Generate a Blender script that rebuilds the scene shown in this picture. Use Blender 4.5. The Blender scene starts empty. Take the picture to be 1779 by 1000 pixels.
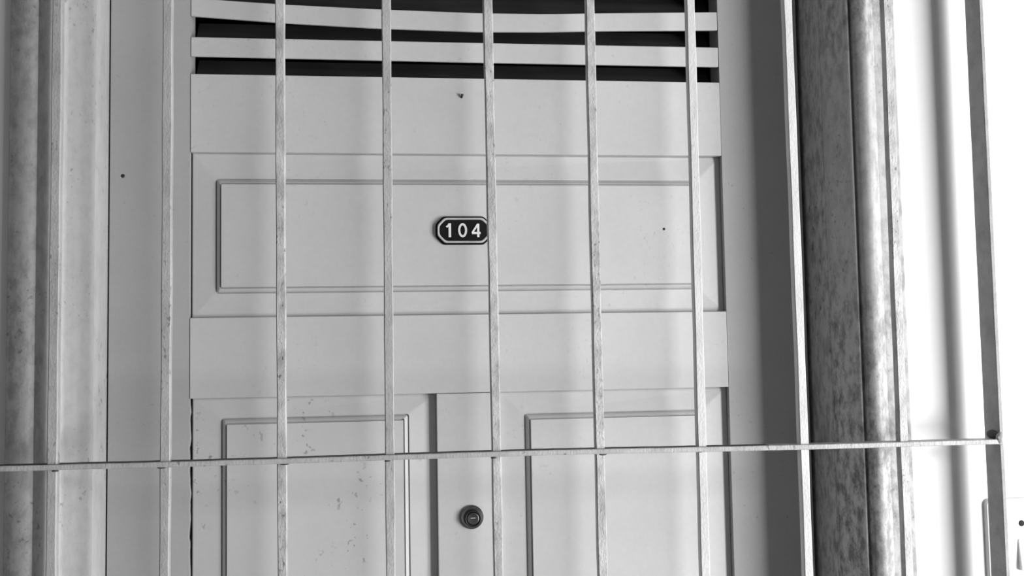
import bpy, bmesh, math, random
from mathutils import Vector, Matrix

S = bpy.context.scene
C = S.collection
random.seed(7)

# ------------------------------------------------------------------ camera
F_PX = 1800.0
YAW, PITCH, ROLL = math.radians(7.281), math.radians(3.713), math.radians(-0.996)
fw = Vector((math.sin(YAW)*math.cos(PITCH), math.cos(YAW)*math.cos(PITCH), math.sin(PITCH)))
rt = Vector((math.cos(YAW), -math.sin(YAW), 0))
up = rt.cross(fw)
r2 = math.cos(ROLL)*rt + math.sin(ROLL)*up
u2 = -math.sin(ROLL)*rt + math.cos(ROLL)*up
cam = bpy.data.cameras.new('camera')
cam.sensor_width = 36.0
cam.lens = 36.0*F_PX/1779.0
cam.clip_start = 0.02
co = bpy.data.objects.new('camera', cam)
C.objects.link(co)
M = Matrix((r2, u2, -fw)).transposed().to_4x4()
M.translation = Vector((0, 0, 1.45))
co.matrix_world = M
S.camera = co

# ------------------------------------------------------------------ light
w = bpy.data.worlds.new('world')
S.world = w
w.use_nodes = True
w.node_tree.nodes['Background'].inputs[0].default_value = (1, 1, 1, 1)
w.node_tree.nodes['Background'].inputs[1].default_value = 0.20
# daylight entering the corridor through an opening to the right; its near side is a sharp edge; a low fill is added to it
def opening(name, x0, x1, y, z, hgt, power, tilt):
    ld = bpy.data.lights.new(name, 'AREA')
    ld.shape = 'RECTANGLE'
    ld.size, ld.size_y = x1-x0, hgt
    ld.energy = power
    lo = bpy.data.objects.new(name, ld)
    C.objects.link(lo)
    lo.location = ((x0+x1)/2, y, z)
    lo.rotation_euler = (math.radians(90-tilt), 0, 0)      # faces the door wall
opening('corridor_daylight', 2.06, 3.15, -0.55, 2.05, 0.42, 50, 10)
opening('low_fill', 2.06, 4.00, -0.60, 0.78, 1.50, 285, 0)  # added fill, set low to soften bar shadows and lift the lower door

S.view_settings.view_transform = 'Standard'
S.view_settings.look = 'None'
S.view_settings.gamma = 1.0
S.view_settings.exposure = 0.0
S.view_settings.use_curve_mapping = False

# ------------------------------------------------------------------ materials
def paint(name, g, rough=0.5, mottle=0.06, mscale=6.0, specks=0.0, sscale=60.0, smask=3.0,
          stretch=1.0, stain=0.0, stscale=9.0, bump=0.05, metallic=0.0, seed=0.0, spec=0.35, thr=0.16, side=0.0):
    m = bpy.data.materials.new(name)
    m.use_nodes = True
    nt = m.node_tree
    N, L = nt.nodes, nt.links
    b = N['Principled BSDF']
    b.inputs['Roughness'].default_value = rough
    b.inputs['Metallic'].default_value = metallic
    b.inputs['Specular IOR Level'].default_value = spec
    tc = N.new('ShaderNodeTexCoord')
    mp = N.new('ShaderNodeMapping')
    mp.inputs['Location'].default_value = (seed, seed*1.7, seed*0.6)
    mp.inputs['Scale'].default_value = (1, 1, stretch)
    L.new(tc.outputs['Object'], mp.inputs['Vector'])

    def noise(scale, detail=4, off=None):
        n = N.new('ShaderNodeTexNoise')
        n.inputs['Scale'].default_value = scale
        n.inputs['Detail'].default_value = detail
        L.new(mp.outputs[0], n.inputs['Vector'])
        return n.outputs[0]

    def rng(src, a, c, lo_, hi):
        r = N.new('ShaderNodeMapRange')
        r.inputs[1].default_value, r.inputs[2].default_value = a, c
        r.inputs[3].default_value, r.inputs[4].default_value = lo_, hi
        L.new(src, r.inputs[0])
        return r.outputs[0]

    def mul(x, y):
        q = N.new('ShaderNodeMath')
        q.operation = 'MULTIPLY'
        for i, v in enumerate((x, y)):
            if isinstance(v, float):
                q.inputs[i].default_value = v
            else:
                L.new(v, q.inputs[i])
        return q.outputs[0]
    val = mul(rng(noise(mscale, 5), 0.3, 0.7, 1-mottle, 1+mottle), float(g))
    val = mul(val, rng(noise(mscale*22, 3), 0.3, 0.7, 1-mottle*0.5, 1+mottle*0.5))
    if stain:
        val = mul(val, rng(noise(stscale, 6), 0.42, 0.68, 1.0, 1.0-stain))
    if specks:
        dot = rng(noise(sscale, 2.5), 0.665-thr*0.12, 0.715-thr*0.12, 0.0, 1.0)
        msk = rng(noise(smask, 3), 0.50, 0.58, 0.0, 1.0)
        inv = N.new('ShaderNodeMath')
        inv.operation = 'SUBTRACT'
        inv.inputs[0].default_value = 1.0
        L.new(mul(mul(dot, msk), float(specks)), inv.inputs[1])
        val = mul(val, inv.outputs[0])
    if side:            # grime rubbed into the outer mouldings, not into the clean hollow beside the left jamb
        sp = N.new('ShaderNodeSeparateXYZ')
        L.new(tc.outputs['Object'], sp.inputs[0])
        mx = N.new('ShaderNodeMath')
        mx.operation = 'MAXIMUM'
        L.new(rng(sp.outputs[0], -0.400, -0.410, 0.0, 0.5), mx.inputs[0])
        L.new(rng(sp.outputs[0], 0.605, 0.620, 0.0, 1.0), mx.inputs[1])
        mp2 = N.new('ShaderNodeMapping')
        mp2.inputs['Scale'].default_value = (1, 1, 0.5)
        L.new(tc.outputs['Object'], mp2.inputs['Vector'])
        n2 = N.new('ShaderNodeTexNoise')
        n2.inputs['Scale'].default_value = 75
        n2.inputs['Detail'].default_value = 7
        n2.inputs['Roughness'].default_value = 0.7
        L.new(mp2.outputs[0], n2.inputs['Vector'])
        big = rng(noise(3.2, 2), 0.38, 0.60, 0.25, 1.0)
        amt = mul(mul(mul(rng(n2.outputs[0], 0.43, 0.60, 0.0, 1.0), big), mx.outputs[0]), float(side))
        iv = N.new('ShaderNodeMath')
        iv.operation = 'SUBTRACT'
        iv.inputs[0].default_value = 1.0
        L.new(amt, iv.inputs[1])
        val = mul(val, iv.outputs[0])
    cc = N.new('ShaderNodeCombineColor')
    for i in range(3):
        L.new(val, cc.inputs[i])
    L.new(cc.outputs[0], b.inputs['Base Color'])
    if bump:
        bp = N.new('ShaderNodeBump')
        bp.inputs['Strength'].default_value = bump
        bp.inputs['Distance'].default_value = 0.002
        L.new(noise(mscale*14, 4), bp.inputs['Height'])
        L.new(bp.outputs[0], b.inputs['Normal'])
    return m

M_DOOR = paint('door_paint', 0.50, 0.5, 0.045, 7, specks=0.14, sscale=130, smask=7, thr=0.05)
M_DOOR2 = paint('door_paint_spotted', 0.50, 0.5, 0.035, 7, specks=0.5, sscale=110, smask=6.5, thr=0.2, seed=3.3)
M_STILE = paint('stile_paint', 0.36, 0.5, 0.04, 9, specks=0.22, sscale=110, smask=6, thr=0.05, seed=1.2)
M_TRIM = paint('moulding_paint', 0.41, 0.5, 0.04, 10, specks=0.35, sscale=170, smask=9, thr=0.34,
               stretch=0.8, stain=0.10, stscale=105, side=0.66, bump=0.12, seed=5.1)
M_JAMB = paint('jamb_paint', 0.43, 0.55, 0.07, 10, specks=0.5, sscale=130, smask=9, thr=0.26,
               stretch=0.5, stain=0.10, stscale=60, side=0.7, bump=0.1, seed=2.2)
M_WALL = paint('white_wall_plaster', 0.66, 0.7, 0.012, 4, bump=0.04)
M_IRON = paint('painted_iron', 0.40, 0.45, 0.10, 30, specks=0.45, sscale=260, smask=18, thr=0.34,
               stretch=0.5, stain=0.22, stscale=60, bump=0.35, seed=8.0)
M_IRON2 = paint('painted_iron_worn', 0.46, 0.45, 0.12, 34, specks=0.6, sscale=300, smask=26, thr=0.42,
                stretch=0.5, stain=0.35, stscale=75, bump=0.4, seed=4.4)
M_IRON3 = paint('pale_painted_iron', 0.54, 0.45, 0.08, 30, specks=0.3, sscale=260, smask=18, thr=0.2,
                stretch=0.5, stain=0.15, stscale=60, bump=0.3, seed=9.2)  # paler copy of the iron, for two of the bars
M_POST = paint('dull_iron', 0.30, 0.6, 0.12, 30, stain=0.25, stscale=60, bump=0.3, seed=6.1)
M_GRIME_SHADE = paint('grime_shade_iron', 0.07, 0.8, 0.3, 60, bump=0.2)
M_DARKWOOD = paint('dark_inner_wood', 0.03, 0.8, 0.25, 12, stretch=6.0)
M_PLATEBLK = paint('black_enamel', 0.010, 0.6, 0.2, 90, spec=0.08, bump=0.3)
M_PLATERIM = paint('plate_rim_metal', 0.46, 0.45, 0.15, 90, bump=0.2)
M_DIGIT = paint('white_enamel', 0.72, 0.45, 0.08, 120)
M_BRASS = paint('tarnished_metal', 0.16, 0.28, 0.3, 80, metallic=0.9, bump=0.1)
M_BRASSD = paint('dark_tarnished_metal', 0.05, 0.3, 0.3, 80, metallic=0.7, bump=0.1)
M_BLACKM = paint('blackened_metal', 0.02, 0.35, 0.2, 80, bump=0.1)
M_BLACK = paint('black_hole', 0.006, 0.8, 0.1, 20, bump=0)
M_NAIL = paint('rusty_nail', 0.02, 0.6, 0.2, 80)
M_SWITCH = paint('switch_plastic', 0.62, 0.35, 0.01, 6, bump=0)
M_FLOOR = paint('floor_concrete', 0.30, 0.7, 0.15, 3, stain=0.2, stscale=2)
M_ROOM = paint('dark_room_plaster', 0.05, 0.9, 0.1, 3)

# ------------------------------------------------------------------ helpers
def link(name, bm, mats, parent=None, smooth=False, bev=0.0, bseg=2):
    me = bpy.data.meshes.new(name)
    bmesh.ops.recalc_face_normals(bm, faces=bm.faces)
    bm.to_mesh(me)
    bm.free()
    for m in (mats if isinstance(mats, (list, tuple)) else [mats]):
        me.materials.append(m)
    o = bpy.data.objects.new(name, me)
    C.objects.link(o)
    if parent:
        o.parent = parent
    if smooth:
        for p in me.polygons:
            p.use_smooth = True
    if bev:
        b = o.modifiers.new('bevel', 'BEVEL')
        b.width = bev
        b.segments = bseg
        b.limit_method = 'ANGLE'
        b.angle_limit = math.radians(40)
    return o

def tag(o, label=None, cat=None, group=None, kind=None):
    if label: o['label'] = label
    if cat: o['category'] = cat
    if group: o['group'] = group
    if kind: o['kind'] = kind
    return o

def empty(name, loc):
    o = bpy.data.objects.new(name, None)
    o.location = loc
    o.empty_display_size = 0.05
    C.objects.link(o)
    return o

def box(bm, x0, x1, y0, y1, z0, z1, mi=0):
    v = [bm.verts.new((x, y, z)) for x in (x0, x1) for y in (y0, y1) for z in (z0, z1)]
    fs = []
    for q in ((0, 1, 3, 2), (4, 6, 7, 5), (0, 4, 5, 1), (2, 3, 7, 6), (0, 2, 6, 4), (1, 5, 7, 3)):
        f = bm.faces.new([v[i] for i in q])
        f.material_index = mi
        fs.append(f)
    return v, fs

def loft(bm, rings, cap0=True, cap1=True, closed=True, mis=None):
    R_ = [[bm.verts.new(p) for p in r] for r in rings]
    for k, (a, b) in enumerate(zip(R_, R_[1:])):
        n = len(a)
        for i in range(n if closed else n-1):
            f = bm.faces.new((a[i], a[(i+1) % n], b[(i+1) % n], b[i]))
            if mis: f.material_index = mis[k]
    if cap0: bm.faces.new(R_[0][::-1])
    if cap1: 
        f = bm.faces.new(R_[-1])
        if mis: f.material_index = mis[-1]
    return R_

def lathe_y(bm, prof, cx, cz, n=48, mis=None):
    """profile of (radius, y) turned round an axis parallel to Y"""
    rings = [[(cx+r*math.cos(2*math.pi*i/n), y, cz+r*math.sin(2*math.pi*i/n)) for i in range(n)] for r, y in prof]
    loft(bm, rings, True, True, True, mis)

def board(name, x0, x1, z0, z1, parent, mat, y0=1.45, y1=1.49, bev=0.0009):
    """a flat board with its long edges subdivided and very slightly uneven"""
    bm = bmesh.new()
    box(bm, x0, x1, y0, y1, z0, z1)
    return link(name, bm, mat, parent, bev=bev)

# ------------------------------------------------------------------ the setting
DY = 1.45                     # front face of the door leaf
WY = 1.345                    # face of the wall
XL, XR = -0.3645, 0.6255      # opening inside the door frame
ZT = 2.215                    # head of the opening

bm = bmesh.new()
box(bm, -3.0, 3.2, -2.5, 4.2, -0.08, 0.0)
tag(link('floor', bm, M_FLOOR), kind='structure')

bm = bmesh.new()              # wall with the doorway cut out of it
ox0, ox1, oz = XL-0.055, XR+0.055, ZT+0.055
for y, flip in ((WY, 0), (WY+0.17, 1)):
    P = [(-3.0, 0), (ox0, 0), (ox0, oz), (ox1, oz), (ox1, 0), (3.2, 0), (3.2, 2.9), (-3.0, 2.9)]
    vs = [bm.verts.new((x, y, z)) for x, z in P]
    bm.faces.new(vs)
bm.verts.ensure_lookup_table()
for i in range(8):
    a, b = bm.verts[i], bm.verts[(i+1) % 8]
    c, d = bm.verts[8+(i+1) % 8], bm.verts[8+i]
    bm.faces.new((a, b, c, d))
tag(link('wall_back', bm, M_WALL), kind='structure')

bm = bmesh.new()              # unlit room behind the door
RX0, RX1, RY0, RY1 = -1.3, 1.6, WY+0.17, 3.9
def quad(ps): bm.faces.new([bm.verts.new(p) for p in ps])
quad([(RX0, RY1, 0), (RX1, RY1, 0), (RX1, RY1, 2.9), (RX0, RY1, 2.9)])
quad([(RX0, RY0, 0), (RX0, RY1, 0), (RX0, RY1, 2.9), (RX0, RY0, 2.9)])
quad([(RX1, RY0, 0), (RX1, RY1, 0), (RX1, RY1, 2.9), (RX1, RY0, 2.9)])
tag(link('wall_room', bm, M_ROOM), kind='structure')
bm = bmesh.new()
box(bm, RX0, RX1, RY0, RY1, 2.9, 2.96)
tag(link('ceiling', bm, M_ROOM), kind='structure')

# door frame: jambs and head with a stop strip behind the leaf
bm = bmesh.new()
def sweep(prof, x0, x1, zt, left=None):
    """prof = [(offset outward, y)], swept up the left side, over the head and down the right with mitres"""
    rings = []
    left = left or prof
    rings.append([(x0-o, y, 0.0) for o, y in left])
    rings.append([(x0-o, y, zt+o) for o, y in left])
    rings.append([(x1+o, y, zt+o) for o, y in prof])
    rings.append([(x1+o, y, 0.0) for o, y in prof])
    # intermediate rings so procedural bump and shading stay regular
    loft(bm, rings, True, True, True)
sweep([(0.0, 1.388), (0.0, 1.492), (-0.016, 1.494), (-0.016, 1.513), (0.0535, 1.513), (0.0535, 1.388)], XL, XR, ZT)
tag(link('trim_1', bm, M_JAMB, bev=0.0015), kind='structure')

# architrave: cavetto, bead and flat outer board
bm = bmesh.new()
prof = [(0.001, 1.3875), (0.0008, 1.380), (0.0015, 1.370), (0.0035, 1.360), (0.0065, 1.351), (0.0095, 1.344), (0.0115, 1.3395),
        (0.0118, 1.3345), (0.0132, 1.3312), (0.0155, 1.3298), (0.0182, 1.3312), (0.0194, 1.3345), (0.0196, 1.3365),
        (0.0215, 1.3362), (0.0225, 1.3290), (0.026, 1.3255), (0.032, 1.3240), (0.038, 1.3240), (0.0405, 1.3250),
        (0.048, 1.3300), (0.0560, 1.3355), (0.0575, 1.3352), (0.0865, 1.3352), (0.0880, 1.3365), (0.0885, 1.3449),
        (0.054, 1.3449), (0.054, 1.3875)]
left = [(0.001, 1.3875), (0.0015, 1.383), (0.004, 1.3775), (0.008, 1.3715), (0.013, 1.3655), (0.0190, 1.3605), (0.0255, 1.3575),
        (0.0258, 1.3520), (0.0272, 1.3488), (0.0295, 1.3475), (0.0322, 1.3488), (0.0334, 1.3500), (0.0336, 1.3515),
        (0.0345, 1.3440), (0.0350, 1.3330), (0.0355, 1.3285), (0.0370, 1.3270), (0.0385, 1.3270), (0.0400, 1.3275),
        (0.048, 1.3320), (0.0565, 1.3372), (0.0580, 1.3370), (0.0885, 1.3370), (0.0900, 1.3382), (0.0905, 1.3449),
        (0.054, 1.3449), (0.054, 1.3875)]
sweep(prof, XL, XR, ZT, left)
o = tag(link('trim_2', bm, M_TRIM), kind='structure')
for p in o.data.polygons: p.use_smooth = True
sh = o.modifiers.new('sharp', 'EDGE_SPLIT'); sh.split_angle = math.radians(38)

# ------------------------------------------------------------------ the door
LX0, LX1 = -0.3622, 0.6188            # outer edges of the leaf
SX0, SX1 = -0.2570, 0.4985            # inner edges of the stiles
door = tag(empty('door_1', (0.128, DY, 0.012)), kind='structure')
def part(o):
    o.matrix_parent_inverse = Matrix.Translation(-Vector(door.location))
    return o

# left stile: chipped inner edge beside the lower panels
def stile(x0, x1, chip):
    bm = bmesh.new()
    zs = [0.012]
    while zs[-1] < 2.19: zs.append(zs[-1]+0.006)
    rings = []
    for z in zs:
        xi, xa = x1, x0
        if chip and z < 1.395:
            xi = x1 + 0.0006*math.sin(z*61)+0.0005*math.sin(z*173+1)+random.uniform(-0.0005, 0.0005)
        rings.append([(xa, DY+0.0008, z), (xi, DY+0.0008, z), (xi, DY+0.041, z), (xa, DY+0.041, z)])
    loft(bm, rings)
    return part(link('stile', bm, M_STILE, door))
stile(LX0, SX0, True)
stile(SX1, LX1, False)
g = 0.0006
RX = (SX0+g, SX1-g)
part(board('rail', RX[0], RX[1], 1.7360, 1.8447, door, M_DOOR))
part(board('rail', RX[0], RX[1], 1.3990, 1.5082, door, M_DOOR))
part(board('rail', RX[0], RX[1], 0.0130, 0.2500, door, M_DOOR))
part(board('rail', RX[0], RX[1], 2.0800, 2.1930, door, M_DOOR))
part(board('muntin', 0.0768, 0.1650, 0.2506, 1.3984, door, M_DOOR))

# louvre slats (the second one down sags)
def slat(pts, y0=DY+0.001, y1=DY+0.006):
    bm = bmesh.new()
    n = 40
    rings = []
    for i in range(n+1):
        x = RX[0] + (RX[1]-RX[0])*i/n
        for a, b in zip(pts, pts[1:]):
            if x <= b[0] or b is pts[-1]:
                t = (x-a[0])/(b[0]-a[0])
                t = max(0, min(1, t))
                s = t
                zb, zt = a[1]+(b[1]-a[1])*s, a[2]+(b[2]-a[2])*s
                break
        rings.append([(x, y0, zb), (x, y0, zt), (x, y1, zt), (x, y1, zb)])
    loft(bm, rings)
    return part(link('louvre_slat', bm, M_DOOR, door, bev=0.0012))
slat([(-0.257, 1.8697, 1.8968), (0.15, 1.8684, 1.8970), (0.499, 1.8683, 1.8975)])
slat([(-0.257, 1.9264, 1.9520), (-0.19, 1.9228, 1.9487), (-0.1244, 1.9192, 1.9458), (0.0, 1.9148, 1.9425), (0.1425, 1.9130, 1.9405),
      (0.24, 1.9150, 1.9415), (0.32, 1.9183, 1.9447), (0.499, 1.9234, 1.9508)])
slat([(-0.257, 1.9770, 2.0040), (0.499, 1.9775, 2.0045)])
slat([(-0.257, 2.0290, 2.0560), (0.499, 2.0290, 2.0560)])
# dark shutter boards fixed inside the louvred opening
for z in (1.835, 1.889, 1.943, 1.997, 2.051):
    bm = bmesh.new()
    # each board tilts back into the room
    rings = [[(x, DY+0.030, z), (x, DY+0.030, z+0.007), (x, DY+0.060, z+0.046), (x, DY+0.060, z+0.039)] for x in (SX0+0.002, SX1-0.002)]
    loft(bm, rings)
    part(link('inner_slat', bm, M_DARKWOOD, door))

# raised and fielded panels
def panel(x0, x1, z0, z1, fx0, fx1, fz0, fz1, mat, gap=0.0):
    """x/z 0-1: edge of the recess; f..: outer line of the bead round the field"""
    def ring(ax, az, bx, bz, y, r=0.0, n=1):
        # rounded rectangle, r corner radius
        pts = []
        for cx, cz, a0 in ((bx-r, bz-r, 0), (ax+r, bz-r, 90), (ax+r, az+r, 180), (bx-r, az+r, 270)):
            for k in range(5):
                a = math.radians(a0+90*k/4)
                pts.append((cx+r*math.cos(a), y, cz+r*math.sin(a)))
        return pts
    def ins(d, y, r): return ring(fx0+d, fz0+d, fx1-d, fz1-d, y, r)
    bm = bmesh.new()
    def deep(r):      # the right-hand border falls away a little more steeply
        return [(x, y+(0.0026 if x > (x0+x1)/2 and n_ >= 0 else 0.0), z) for n_, (x, y, z) in enumerate(r)]
    R_ = [ring(x0+gap, z0, x1, z1, DY+0.030, 0.0001),
          deep(ring(x0+gap, z0, x1, z1, DY+0.0100, 0.0001)),
          deep(ring(x0+gap+0.0015, z0+0.0015, x1-0.0015, z1-0.0015, DY+0.0092, 0.0002)),
          ins(-0.0014, DY+0.0066, 0.0035), ins(-0.0012, DY+0.0098, 0.003), ins(0.0002, DY+0.0098, 0.003),
          ins(0.0006, DY+0.0066, 0.0025), ins(0.0030, DY+0.0034, 0.002), ins(0.0050, DY+0.0018, 0.0015),
          ins(0.0053, DY+0.0048, 0.0012), ins(0.0065, DY+0.0048, 0.001), ins(0.0073, DY+0.0003, 0.001)]
    loft(bm, R_)
    return part(link('panel', bm, mat, door))
panel(SX0+0.0005, SX1-0.0003, 1.5084, 1.7358, -0.2222, 0.4595, 1.5423, 1.6985, M_DOOR, gap=0.0015)
panel(SX0+0.0005, 0.0766, 0.2502, 1.3988, -0.2145, 0.0372, 0.29, 1.3700, M_DOOR2, gap=0.0026)
panel(0.1652, SX1-0.0003, 0.2502, 1.3988, 0.2015, 0.4590, 0.29, 1.3665, M_DOOR)

# lock cylinder on the muntin
LCX, LCZ = 0.1232, 1.2275
bm = bmesh.new()
lathe_y(bm, [(0.0165, DY+0.002), (0.0165, DY-0.0015), (0.0158, DY-0.0028), (0.0150, DY-0.0026), (0.0142, DY-0.0034),
             (0.0118, DY-0.0060), (0.0114, DY-0.0056), (0.0112, DY-0.004), (0.0095, DY-0.004)], LCX, LCZ,
        )
lock = part(link('lock_cylinder', bm, M_BRASS, door, smooth=True))
lock['label'] = 'round tarnished metal lock cylinder'
lock.modifiers.new('s', 'EDGE_SPLIT').split_angle = math.radians(35)
bm = bmesh.new()
lathe_y(bm, [(0.0116, DY-0.003), (0.0116, DY-0.0085), (0.0110, DY-0.0094), (0.0098, DY-0.0094), (0.0092, DY-0.0085), (0.0090, DY-0.0066)], LCX+0.0014, LCZ-0.0012)
link('cylinder_ring', bm, M_BLACKM, lock, smooth=True)
bm = bmesh.new()
lathe_y(bm, [(0.0086, DY-0.0060), (0.0086, DY-0.0078), (0.0080, DY-0.0088), (0.0072, DY-0.0090), (0.0060, DY-0.0086), (0.0005, DY-0.0086)], LCX+0.0014, LCZ-0.0012)
link('key_plug', bm, M_BRASS, lock, smooth=True)
bm = bmesh.new()
box(bm, LCX-0.0022, LCX+0.0046, DY-0.0098, DY-0.0086, LCZ-0.0008, LCZ+0.0005)
link('keyhole_highlight', bm, M_PLATERIM, lock, bev=0.0003)  # pale bar standing in for the highlight across the keyhole

# bent nail in the top rail and a filled screw hole in the wide panel
NX, NZ = 0.1180, 1.8185
bm = bmesh.new()
path = [(NX-0.0006, DY+0.004, NZ-0.0022), (NX-0.0002, DY-0.001, NZ-0.0012), (NX+0.0002, DY-0.003, NZ+0.0002), (NX+0.0006, DY-0.004, NZ+0.0022)]
rings = []
for i, p in enumerate(path):
    q = Vector(path[min(i+1, 3)])-Vector(path[max(i-1, 0)])
    q.normalize()
    a = q.cross(Vector((1, 0, 0))).normalized(); b = q.cross(a)
    rr = 0.0015 if i < 3 else 0.0019
    rings.append([tuple(Vector(p)+rr*(math.cos(t)*a+math.sin(t)*b)) for t in [k*math.pi/4 for k in range(8)]])
loft(bm, rings)
part(link('nail', bm, M_NAIL, door, smooth=True))
def small_disc(name, x, z, r, mat, y):
    bm = bmesh.new()
    lathe_y(bm, [(r, y+0.002), (r, y-0.0004), (r*0.6, y-0.0007)], x, z, 12)
    return part(link(name, bm, mat, door, smooth=True))
small_disc('nail_head', 0.4085, 1.6282, 0.0019, M_NAIL, DY+0.0004)
small_disc('nail_head', -0.3452, 1.7023, 0.0026, M_BRASSD, DY+0.0008)

# ------------------------------------------------------------------ the number plate
PX0, PX1, PZ0, PZ1 = 0.0792, 0.1560, 1.6072, 1.6455
pcx, pcz = (PX0+PX1)/2, (PZ0+PZ1)/2
plate = empty('number_plate', (pcx, DY, pcz))
tag(plate, 'black number plate with pale rim reading 104, fixed on the wide door panel', 'number plate')
def ppart(o):
    o.matrix_parent_inverse = Matrix.Translation(-Vector(plate.location))
    return o
def plate_ring(inset, y, shrink=0.0):
    x0, x1, z0, z1 = PX0+inset, PX1-inset, PZ0+inset, PZ1-inset
    c = 0.0105-inset*0.35
    k = 0.0032
    pts = [(x0, z0+c), (x0, z1-c)]
    out = []
    oct_ = [(x0, z0+c), (x0, z1-c), (x0+c, z1), (x1-c, z1), (x1, z1-c), (x1, z0+c), (x1-c, z0), (x0+c, z0)]
    n = len(oct_)
    for i in range(n):                     # soften each corner a little
        p = Vector(oct_[i]); a = Vector(oct_[i-1]); b = Vector(oct_[(i+1) % n])
        p1 = p+(a-p).normalized()*k; p2 = p+(b-p).normalized()*k
        out += [(p1.x, y, p1.y), tuple([(p1.x+p2.x+2*p.x)/4, y, (p1.y+p2.y+2*p.y)/4]), (p2.x, y, p2.y)]
    return out
bm = bmesh.new()
loft(bm, [plate_ring(-0.0009, DY-0.0003), plate_ring(-0.0009, DY-0.0016), plate_ring(0.0004, DY-0.0024), plate_ring(0.0008, DY-0.0050), plate_ring(0.003, DY-0.0053)])
ppart(link('backing', bm, M_PLATEBLK, plate))
bm = bmesh.new()
loft(bm, [plate_ring(0.0014, DY-0.0046), plate_ring(0.0014, DY-0.0062), plate_ring(0.0022, DY-0.0068),
          plate_ring(0.0036, DY-0.0066), plate_ring(0.0042, DY-0.0058), plate_ring(0.0042, DY-0.0046)], False, False)
ppart(link('rim', bm, M_PLATERIM, plate, smooth=True))

def stroke_digit(paths, cx, ox=0.0):
    """strokes: list of (points, closed, width); each stroke is an extruded ribbon"""
    bm = bmesh.new()
    for si, (pts, closed, wd) in enumerate(paths):
        n = len(pts)
        V_ = [Vector(p) for p in pts]
        inn, out = [], []
        for i in range(n):
            a = V_[i-1] if (closed or i > 0) else V_[i]
            b = V_[(i+1) % n] if (closed or i < n-1) else V_[i]
            t1 = (V_[i]-a); t2 = (b-V_[i])
            if t1.length < 1e-9: t1 = t2
            if t2.length < 1e-9: t2 = t1
            t1.normalize(); t2.normalize()
            n1 = Vector((-t1.y, t1.x)); n2 = Vector((-t2.y, t2.x))
            m_ = (n1+n2)
            m_ = m_/max(m_.length, 1e-6)
            sc = 1/max(0.55, m_.dot(n1))
            inn.append(V_[i]+m_*wd/2*sc); out.append(V_[i]-m_*wd/2*sc)
        yf, yb = DY-0.0064-si*0.00012, DY-0.0051
        rings = []
        for i in range(n):
            p, q = inn[i], out[i]
            rings.append([(cx+p.x, yf, pcz+p.y), (cx+q.x, yf, pcz+q.y), (cx+q.x, yb, pcz+q.y), (cx+p.x, yb, pcz+p.y)])
        if closed: rings.append(rings[0])
        loft(bm, rings, not closed, not closed)
    bmesh.ops.remove_doubles(bm, verts=bm.verts, dist=1e-6)
    return ppart(link('digit', bm, M_DIGIT, plate))
h = 0.0098
stroke_digit([([(0.0012, -h), (0.0012, h)], False, 0.0036),
              ([(-0.0036, h-0.0052), (-0.0010, h-0.0034), (0.0006, h-0.0006)], False, 0.0026)], 0.0968)
stroke_digit([([(0.0048*math.cos(2*math.pi*i/28), (h-0.0013)*math.sin(2*math.pi*i/28)) for i in range(28)], True, 0.0030)], 0.1160)
stroke_digit([([(0.0028, -h), (0.0028, h-0.0005)], False, 0.0032),
              ([(0.0024, h-0.0012), (-0.0052, -0.0030), (-0.0050, -0.0036)], False, 0.0028),
              ([(-0.0062, -0.0040), (0.0060, -0.0040)], False, 0.0030)], 0.1352)

# ------------------------------------------------------------------ the iron grille
grille = empty('door_grille', (0.81, 1.30, 0.0))
tag(grille, 'pale painted iron bar grille with one cross rail standing in front of the panelled door', 'grille')
def gpart(o):
    o.matrix_parent_inverse = Matrix.Translation(-Vector(grille.location))
    return o
RZ = 1.3277
bars = [(-0.785, 0), (-0.652, 0), (-0.519, 0), (-0.3852, -0.0010), (-0.2565, 0.0020), (-0.1198, -0.0006), (0.0106, 0.0),
        (0.1411, -0.0018), (0.2735, 0.0006), (0.4066, 0.0010), (0.5413, -0.0012), (0.6793, 0.0030)]
for i, (x, lean) in enumerate(bars):
    # lean: difference of x between the top and the bottom of the view
    bm = bmesh.new()
    hw = 0.0058
    rings = []
    n = 90
    for k in range(n+1):
        z = 0.06 + 2.40*k/n
        xc = x + lean*(z-1.55)/0.8 + 0.0005*math.sin(z*4+i*2.1)
        e = hw + 0.00025*math.sin(z*31+i) + random.uniform(-0.00012, 0.00012)
        c = 0.0012
        y0, y1 = 1.2902, 1.3018
        rings.append([(xc-e+c, y0, z), (xc+e-c, y0, z), (xc+e, y0+c, z), (xc+e, y1-c, z), (xc+e-c, y1, z), (xc-e+c, y1, z), (xc-e, y1-c, z), (xc-e, y0+c, z)])
    loft(bm, rings)
    gpart(link('bar', bm, M_IRON3 if i in (9, 10) else (M_IRON2 if i in (5, 7, 8, 11) else M_IRON), grille))
    # weld bead at the cross rail, near-black to stand in for shadow under the joint
    if -0.45 < x < 0.72:
        bm = bmesh.new()
        xx = x + lean*(RZ-1.55)/0.8
        s = random.choice((-1, 1))*0.003
        bmesh.ops.create_icosphere(bm, subdivisions=2, radius=1.0, matrix=Matrix.Translation((xx+s, 1.2915, RZ-0.0042)) @ Matrix.Diagonal((random.uniform(0.003, 0.006), 0.0028, 0.0014, 1)))
        gpart(link('weld', bm, M_GRIME_SHADE, grille, smooth=True))

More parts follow.
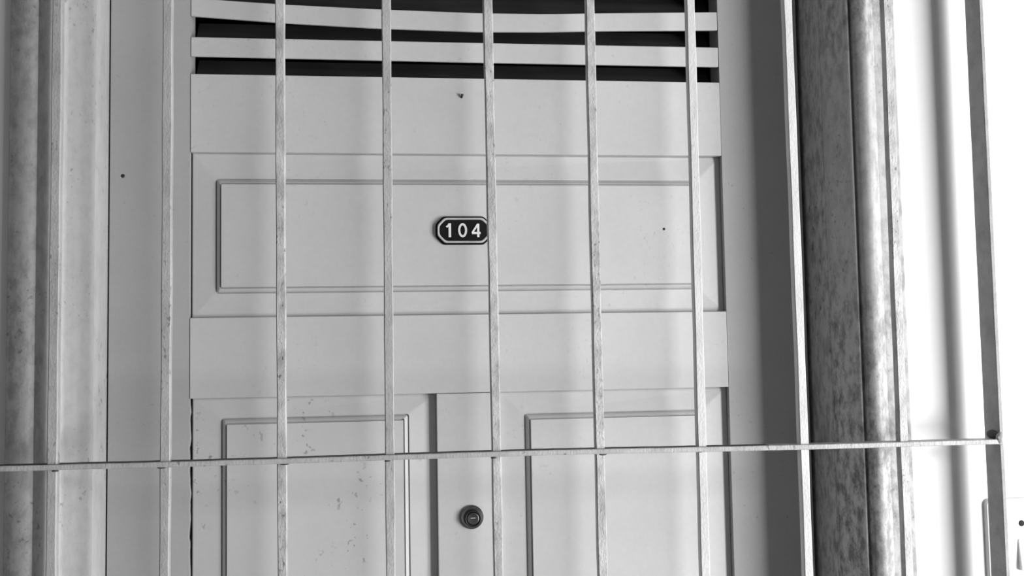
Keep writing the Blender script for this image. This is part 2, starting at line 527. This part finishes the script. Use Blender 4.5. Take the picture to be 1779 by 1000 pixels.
def cross_rail(z, x0, x1):
    bm = bmesh.new()
    n = 160
    rings = []
    for k in range(n+1):
        x = x0+(x1-x0)*k/n
        dz = 0.0005*math.sin(x*9)+random.uniform(-0.00015, 0.00015) - 0.0030*max(0.0, (x-0.2)/0.6)
        t = 0.0032
        rings.append([(x, 1.2865, z+dz-t+0.0008), (x, 1.2873, z+dz-t), (x, 1.3105, z+dz-t), (x, 1.3113, z+dz-t+0.0008),
                      (x, 1.3113, z+dz+t-0.0008), (x, 1.3105, z+dz+t), (x, 1.2873, z+dz+t), (x, 1.2865, z+dz+t-0.0008)])
    R_ = loft(bm, rings)
    # settled grime on the upper face
    bm.normal_update()
    for f in bm.faces:
        zs = [v.co.z for v in f.verts]
        ys = [v.co.y for v in f.verts]
        if min(zs) > z+0.0012 and max(ys) > 1.300: f.material_index = 1
    return gpart(link('cross_rail', bm, [M_IRON, M_GRIME_SHADE], grille))
cross_rail(RZ, -0.90, 0.8180)
cross_rail(2.46, -0.90, 0.8180)
cross_rail(0.16, -0.90, 0.8180)

for x in (0.8118, -0.9060):
    bm = bmesh.new()
    rings = []
    n = 100
    for k in range(n+1):
        z = 2.50*k/n
        j = random.uniform(-0.0002, 0.0002)
        t, c = 0.0060, 0.0009
        y0, y1 = 1.2895, 1.3240
        rings.append([(x+j+c, y0, z), (x+t-c, y0, z), (x+t, y0+c, z), (x+t, y1-c, z), (x+t-c, y1, z), (x+j+c, y1, z), (x+j, y1-c, z), (x+j, y0+c, z)])
    loft(bm, rings)
    gpart(link('post', bm, M_POST, grille))
bm = bmesh.new()
bmesh.ops.create_icosphere(bm, subdivisions=3, radius=1.0, matrix=Matrix.Translation((0.8125, 1.2885, RZ+0.001)) @ Matrix.Diagonal((0.0065, 0.0045, 0.0085, 1)))
for v in bm.verts: v.co += Vector((random.uniform(-1, 1), random.uniform(-1, 1), random.uniform(-1, 1)))*0.0005
gpart(link('weld', bm, M_IRON, grille, smooth=True))
bm = bmesh.new()
bmesh.ops.create_icosphere(bm, subdivisions=3, radius=1.0, matrix=Matrix.Translation((0.8095, 1.302, RZ+0.006)) @ Matrix.Diagonal((0.0045, 0.012, 0.0060, 1)))
gpart(link('weld', bm, M_GRIME_SHADE, grille, smooth=True))
for z in (0.45, 2.40):                      # lugs holding the end post to the wall, above and below the view
    bm = bmesh.new()
    box(bm, 0.8090, 0.8200, 1.3235, 1.3452, z, z+0.03)
    gpart(link('wall_lug', bm, M_IRON, grille, bev=0.001))

# ------------------------------------------------------------------ the wall switch
sx0, sx1, sz0, sz1 = 0.8180, 0.9380, 1.125, 1.2430
sw = empty('wall_switch', ((sx0+sx1)/2, WY, (sz0+sz1)/2))
tag(sw, 'white rocker light switch box on the bright wall beside the grille end post', 'light switch')
def spart(o):
    o.matrix_parent_inverse = Matrix.Translation(-Vector(sw.location))
    return o
def rrect(x0, x1, z0, z1, r, y, n=6):
    pts = []
    for cx, cz, a0 in ((x1-r, z1-r, 0), (x0+r, z1-r, 90), (x0+r, z0+r, 180), (x1-r, z0+r, 270)):
        for k in range(n+1):
            a = math.radians(a0+90*k/n)
            pts.append((cx+r*math.cos(a), y, cz+r*math.sin(a)))
    return pts
bm = bmesh.new()
def sring(i, y): return rrect(sx0+i, sx1-i, sz0+i, sz1-i, 0.008, y)
loft(bm, [sring(0, WY-0.0002), sring(0, WY-0.002)])
spart(link('back_box', bm, M_SWITCH, sw, bev=0.0005))
bm = bmesh.new()
loft(bm, [sring(0.0006, WY-0.0021), sring(0.0008, WY-0.0040), sring(0.0020, WY-0.0055), sring(0.004, WY-0.0062)])
spart(link('face_plate', bm, M_SWITCH, sw))
bm = bmesh.new()
lathe_y(bm, [(0.0042, WY-0.0060), (0.0042, WY-0.0066), (0.0030, WY-0.0068)], 0.8690, 1.2085, 20)
spart(link('indicator', bm, M_BLACK, sw, smooth=True))
bm = bmesh.new()
rx0, rx1, rz0, rz1 = 0.8625, 0.8875, 1.1450, 1.1880
loft(bm, [rrect(rx0, rx1, rz0, rz1, 0.003, WY-0.0058), 
          [(x, WY-0.0066-0.0060*(1-(z-rz0)/(rz1-rz0)), z) for x, y, z in rrect(rx0, rx1, rz0, rz1, 0.003, 0)],
          [(x, WY-0.0072-0.0060*(1-(z-rz0)/(rz1-rz0)), z) for x, y, z in rrect(rx0+0.0008, rx1-0.0008, rz0+0.0008, rz1-0.0008, 0.003, 0)]])
spart(link('rocker', bm, M_SWITCH, sw))

# lift parts with sub-parts: keep sub-parts where they were modelled
bpy.context.view_layer.update()
